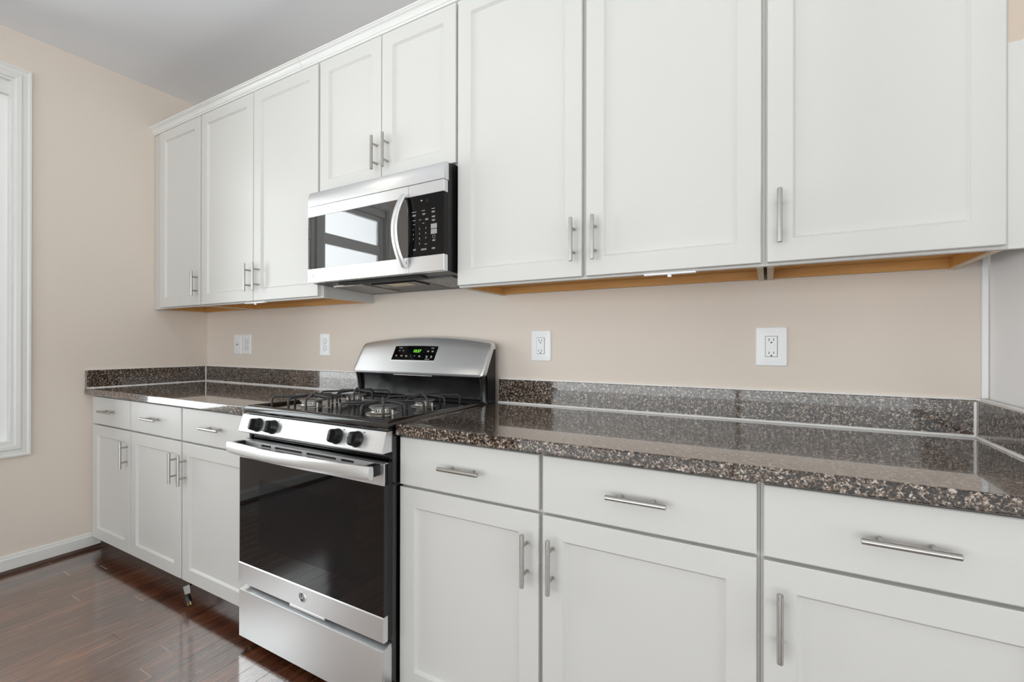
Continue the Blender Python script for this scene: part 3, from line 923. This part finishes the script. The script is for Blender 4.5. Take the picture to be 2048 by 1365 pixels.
# stainless backguard with an arched top
bm = NB()
rings = []
N = 40
def arch(x):
    q = (x - XM) / (X1 - X0) * 2
    return .0285 * (1 - q * q)
stn = [-.3805, -.3795, -.376, -.370] + [-.360 + .72 * i / (N - 1) for i in range(N)] + [.370, .376, .3795, .3805]
for q in stn:
    x = XM + q
    k = max(0, abs(q) - .362) / .0185
    sh = .014 * (1 - math.sqrt(max(0, 1 - k * k)))       # corner rounding
    zb, zt = 1.037 + sh * .9, 1.170 + arch(x) - sh
    sl = .076 / .137
    yy = lambda z: -.140 + (z - 1.037) * sl
    ring = [(-.112 + sh * .3, zb - .010), (-.128 + sh * .2, zb - .011), (-.138 + sh * .3, zb - .006), (yy(zb) - .001 + sh * .3, zb + .002)]
    for f in (.25, .5, .75): ring.append((yy(zb + (zt - zb) * f) + sh * .25, zb + (zt - zb) * f))
    ring += [(yy(zt - .004) + sh * .3, zt - .004), (yy(zt) + .004 + sh * .2, zt + .001), (yy(zt) + .010, zt + .002), (-.036, zt + .002), (-.036, zt - .010), (yy(zt) + .022, zt - .012)]
    rings.append([Vector((x, a, b)) for a, b in ring])
loft(bm, rings)
bg = put('backguard', bm, 'stainless', rg, True)
sl = .076 / .137
fz = Vector((0, sl, 1)).normalized(); fn = Vector((0, -1, sl)).normalized()
def face(x, z, d=0):
    return Vector((x, -.140 + (z - 1.037) * sl, z)) + fn * d
def fplate(bm, x0, x1, z0, z1, d0, d1, arc=0):
    n = 12
    def ring(ins, d):
        pts = [face(x0 + ins, z0 + ins, d), face(x1 - ins, z0 + ins, d)]
        for i in range(n + 1):
            q = 1 - i / n
            xx = x0 + ins + (x1 - x0 - 2 * ins) * q
            pts.append(face(xx, z1 - ins + arc * (1 - (2 * q - 1) ** 2), d))
        return pts
    loft(bm, [ring(0, d0), ring(0, d1 - .0008), ring(.001, d1)])
bm = NB(); fplate(bm, 1.7975, 2.0625, 1.0885, 1.1590, -.002, .0022, .0025); dsp = put('display', bm, 'stainless', bg)
bm = NB(); fplate(bm, 1.8010, 2.0590, 1.0915, 1.1560, .001, .0027, .0022); put('display_glass', bm, 'black_glass', dsp)
bm = NB(); text_bm(bm, '10:57', face(1.943, 1.1325, .003), (1, 0, 0), fz, .021); put('clock_digits', bm, 'clock_green', dsp)
bm = NB()
def dash(bm, x, z, w, h=.0022): 
    p = [face(x - w / 2, z - h / 2, .0031), face(x + w / 2, z - h / 2, .0031), face(x + w / 2, z + h / 2, .0031), face(x - w / 2, z + h / 2, .0031)]
    poly(bm, p)
for x, z, w in ((1.838, 1.147, .020), (2.030, 1.147, .017)): dash(bm, x, z, w, .0026)
for x, z, w, n in ((1.835, 1.134, .010, 1), (1.858, 1.134, .010, 1), (2.008, 1.134, .013, 2), (2.034, 1.134, .012, 2), (1.826, 1.112, .011, 2), (1.858, 1.112, .013, 2), (1.888, 1.111, .013, 2),
                   (1.915, 1.111, .004, 1), (1.938, 1.111, .006, 1), (1.967, 1.111, .012, 2), (2.010, 1.111, .011, 3), (2.036, 1.111, .011, 3), (2.018, 1.097, .026, 1)):
    for k in range(n): dash(bm, x + .001 * k, z - .0036 * k, w * (1 - .15 * k))
put('display_print', bm, 'white_print', dsp)
bm = NB(); box(bm, 1.83, 2.06, -.127, -.108, 1.0235, 1.0268); put('oven_vent', bm, 'burner_alu', bg)
# round emblem on the lower door trim
bm = NB(); lathe(bm, (1.9545, -.6953, .2875), (0, -1, 0), [(.0185, 0), (.0185, .0022), (.0165, .003), (.0155, .0024), (.0145, .0024)], 36); em = put('emblem', bm, 'stainless', od, True)
bm = NB(); lathe(bm, (1.9545, -.6975, .2875), (0, -1, 0), [(.0145, 0), (.0145, .0004)], 36); put('emblem_disc', bm, 'black_plastic', em)
bm = NB(); text_bm(bm, 'GE', (1.9545, -.6981, .2880), (1, 0, 0), (0, 0, 1), .0165, shear=.25)
for a in range(4):
    an = math.pi / 4 + a * math.pi / 2
    pts = [Vector((1.9545 + .0122 * math.cos(an + d), -.6982, .2875 + .0122 * math.sin(an + d))) for d in (-.55, -.3, 0, .3, .55)]
    tube(bm, pts, .0005, 6)
put('emblem_letters', bm, 'plate_plastic', em)

# ------------------------------------------------------------------ microwave
MX0, MX1, MY, MZ0, MZ1 = 1.5805, 2.3350, -.398, 1.436, 1.8375
mw = thing('microwave', ((MX0 + MX1) / 2, -.2, MZ0), 'stainless steel over-the-range microwave with a black control panel', 'microwave')
bm = NB()
prism_x(bm, [(-.372, 1.438), (-.372, 1.8365), (-.330, 1.8440), (-.003, 1.8440), (-.003, 1.4250)], MX0 + .002, MX1 - .002)
put('body', bm, 'black_plastic', mw)
bm = NB()
prism_x(bm, [(-.370, 1.771), (-.3965, 1.771), (MY, 1.7725), (MY + .001, 1.800), (MY + .006, 1.826), (MY + .012, 1.8365), (-.370, 1.8385)], MX0, MX1)
put('vent_panel', bm, 'stainless', mw, True)
DX = 2.1640
bm = NB()
w0, w1, v0, v1 = MX0 + .006, DX - .004, 1.4965, 1.7255
for a, b, c_, d_ in ((MX0, DX - .0006, v1, 1.7695), (MX0, DX - .0006, MZ0, v0)):
    box(bm, a, b, MY, -.374, c_, d_, .0012)
box(bm, MX0 + .001, w0, MY + .003, -.374, v0 - .001, v1 + .001)
dm = put('door', bm, 'stainless', mw)
bm = NB(); box(bm, w0 - .005, w1 + .003, MY + .0015, -.376, v0 - .0005, v1 + .0005); put('door_glass', bm, 'mirror_glass', dm)
# bowed handle
bm = NB()
rings = []
for i in range(25):
    q = i / 24 * 2 - 1
    z = 1.598 + q * .140
    k = 1 - q * q
    y = MY - .008 - .042 * k
    x = 2.151 - .010 * k
    w, d = .0155, .0065
    rings.append([Vector((x + w * math.copysign(abs(math.cos(a)) ** .6, math.cos(a)), y + d * math.copysign(abs(math.sin(a)) ** .8, math.sin(a)), z)) for a in [2 * math.pi * j_ / 16 for j_ in range(16)]])
loft(bm, rings); put('handle', bm, 'stainless', dm, True)
for z in (1.466, 1.730):
    bm = NB(); box(bm, 2.137, 2.163, MY - .010, MY + .002, z - .006, z + .006, .002); put('handle_mount', bm, 'stainless', dm)
# control side
bm = NB()
box(bm, DX + .0006, MX1, MY, -.374, v1, 1.7695, .0012); cs = put('control_trim', bm, 'stainless', mw)
bm = NB(); box(bm, DX + .0006, MX1, MY, -.374, MZ0, v0, .0012); put('control_trim', bm, 'stainless', mw)
bm = NB(); box(bm, DX + .0006, MX1 - .001, MY + .0012, -.374, v0 - .0005, v1 + .0005); kp = put('keypad', bm, 'black_glass', mw)
bm = NB(); yk = MY + .0009
def kt(s, x, z, h): text_bm(bm, s, (x, yk, z), (1, 0, 0), (0, 0, 1), h, 0)
for i, row in enumerate(('123', '456', '789', ' 0 ')):
    for j_, ch in enumerate(row):
        if ch != ' ': kt(ch, 2.190 + .030 * j_, 1.600 - .0185 * i, .0095)
def kd(x, z, w, h=.0015): poly(bm, [(x - w / 2, yk, z - h / 2), (x + w / 2, yk, z - h / 2), (x + w / 2, yk, z + h / 2), (x - w / 2, yk, z + h / 2)])
for x, z, w, n in ((2.193, 1.666, .022, 1), (2.193, 1.655, .017, 2), (2.238, 1.666, .015, 1), (2.240, 1.655, .014, 2), (2.285, 1.668, .015, 1), (2.285, 1.658, .015, 2),
                   (2.193, 1.634, .014, 1), (2.222, 1.634, .010, 1), (2.254, 1.634, .014, 2), (2.286, 1.640, .016, 2), (2.286, 1.627, .015, 2), (2.193, 1.619, .010, 1), (2.238, 1.619, .010, 1),
                   (2.250, 1.540, .012, 1), (2.288, 1.552, .013, 2), (2.195, 1.525, .013, 2), (2.240, 1.523, .026, 2), (2.286, 1.523, .015, 2)):
    for k in range(n): kd(x, z - .0036 * k, w)
tube(bm, [Vector((2.288 + .006 * math.cos(a), yk, 1.564 + .006 * math.sin(a))) for a in [2 * math.pi * i / 20 for i in range(21)]], .0005, 5)
put('key_print', bm, 'white_print', kp)
bm = NB()
for z in (1.603, 1.583): box(bm, 2.274, 2.302, yk - .0004, yk + .0006, z - .0088, z + .0088)
put('start_button', bm, 'grey_print', kp)
bm = NB(); kd(2.229, 1.705, .008, .004); kt(':', 2.256, 1.703, .016); put('status_display', bm, 'white_print', kp)
# maker's mark: ring with letters
bm = NB()
lc = Vector((1.6105, MY - .0004, 1.467))
tube(bm, [lc + Vector((.0085 * math.cos(a), 0, .0085 * math.sin(a))) for a in [2 * math.pi * i / 28 for i in range(29)]], .0009, 6)
tube(bm, [lc + Vector((0, 0, .004)), lc + Vector((0, 0, -.0035)), lc + Vector((.004, 0, -.0035))], .0008, 6)
text_bm(bm, 'LG', (1.633, MY - .0001, 1.466), (1, 0, 0), (0, 0, 1), .017, .0004)
put('logo', bm, 'grey_print', dm)
# underside
ZB = 1.4222
def tilt(bm):
    for v in bm.verts: v.co.z += (1.4375 - ZB) + (v.co.y + .372) * (1.4250 - 1.4380) / .369
bm = NB()
box(bm, MX0 + .002, MX1 - .002, -.370, -.003, ZB - .0015, ZB, 0); tilt(bm)
un = put('underside', bm, 'grey_plastic', mw)
for xa, xb in ((1.625, 1.800), (2.115, 2.290)):
    bm = NB(); box(bm, xa, xb, -.285, -.060, ZB - .006, ZB - .001, .002); tilt(bm); gf = put('grease_filter', bm, 'filter_mesh', mw)
    bm = NB()
    for a, b, c_, d_ in ((xa - .006, xb + .006, -.291, -.285), (xa - .006, xb + .006, -.060, -.054), (xa - .006, xa, -.285, -.060), (xb, xb + .006, -.285, -.060)):
        box(bm, a, b, c_, d_, ZB - .0075, ZB - .001)
    tilt(bm); put('filter_rim', bm, 'burner_alu' if xa < 2 else 'grey_plastic', gf)
bm = NB(); box(bm, 1.72, 2.19, -.352, -.312, ZB - .010, ZB - .001, .003); tilt(bm); put('air_intake', bm, 'black_matte', mw)
bm = NB(); box(bm, 1.835, 2.085, -.270, -.170, ZB - .008, ZB - .001, .002); tilt(bm); put('lamp_cover', bm, 'black_plastic', mw)
bm = NB(); box(bm, 1.915, 2.035, -.255, -.205, ZB - .0095, ZB - .007, .001); tilt(bm); put('lamp_lens', bm, 'lens_warm', mw)

# ------------------------------------------------------------------ loose plug under the left cabinets
pg = thing('power_plug', (1.10, -.643, 0), 'loose black three-prong power plug with a grey tag hanging under the left cabinets', 'plug')
ax = Vector((.028, 0, -.062)).normalized()
P0 = Vector((1.102, -.651, .0535))
d, u, v = frame_of(ax)
bm = NB()
def oval(c, a, b): return [c + Vector((1, 0, .45)).normalized() * a * math.cos(2 * math.pi * i / 20) + Vector((0, 1, 0)) * b * math.sin(2 * math.pi * i / 20) for i in range(20)]
loft(bm, [oval(P0 + ax * s, a, b) for s, a, b in ((-.012, .0045, .0045), (0, .0060, .0058), (.006, .0075, .007), (.010, .0120, .0105), (.016, .0145, .0125), (.034, .0158, .0135), (.0375, .0150, .0125))])
put('plug_body', bm, 'black_plastic', pg, True)
e = Vector((1, 0, .45)).normalized()
Q = P0 + ax * .0372
for s in (-1, 1):
    bm = NB(); q = Q + e * (s * .0064) + Vector((0, -.003, 0))
    r0 = [q + e * (a * .0009) + Vector((0, b * .0032, 0)) for a, b in ((-1, -1), (1, -1), (1, 1), (-1, 1))]
    loft(bm, [r0, [p + ax * .0125 for p in r0], [p.lerp(q, .35) + ax * .0145 for p in r0]]); put('prong', bm, 'brass', pg)
bm = NB(); q = Q + Vector((0, .007, 0)); cyl(bm, q, q + ax * .016, .0024, seg=10, bev=.001); put('prong', bm, 'brass', pg)
bm = NB(); tube(bm, smooth_path([P0 - ax * .010, P0 - ax * .017, Vector((1.084, -.634, .0730)), Vector((1.074, -.612, .0740)), Vector((1.072, -.588, .0740))], 6, .012), .0040, 10); put('cord', bm, 'black_plastic', pg, True)
bm = NB()
A, B = P0 - ax * .031, P0 + ax * .004
rings = []
for c_, w in ((A, .0165), (B, .0125)):
    rings.append([c_ + e * (w * 1.0 * q) + Vector((0, -.0065 + .004 * q * q, 0)) for q in (-1, -.5, 0, .6, 1.1, 1.7)])
rv = [[bm.verts.new(p) for p in r] for r in rings]
for i in range(5): bm.faces.new((rv[0][i], rv[0][i + 1], rv[1][i + 1], rv[1][i]))
tg = bmesh.ops.solidify(bm, geom=list(bm.faces), thickness=.0006)
put('tag', bm, 'tag_paper', pg, label='grey paper tag folded round the cord')
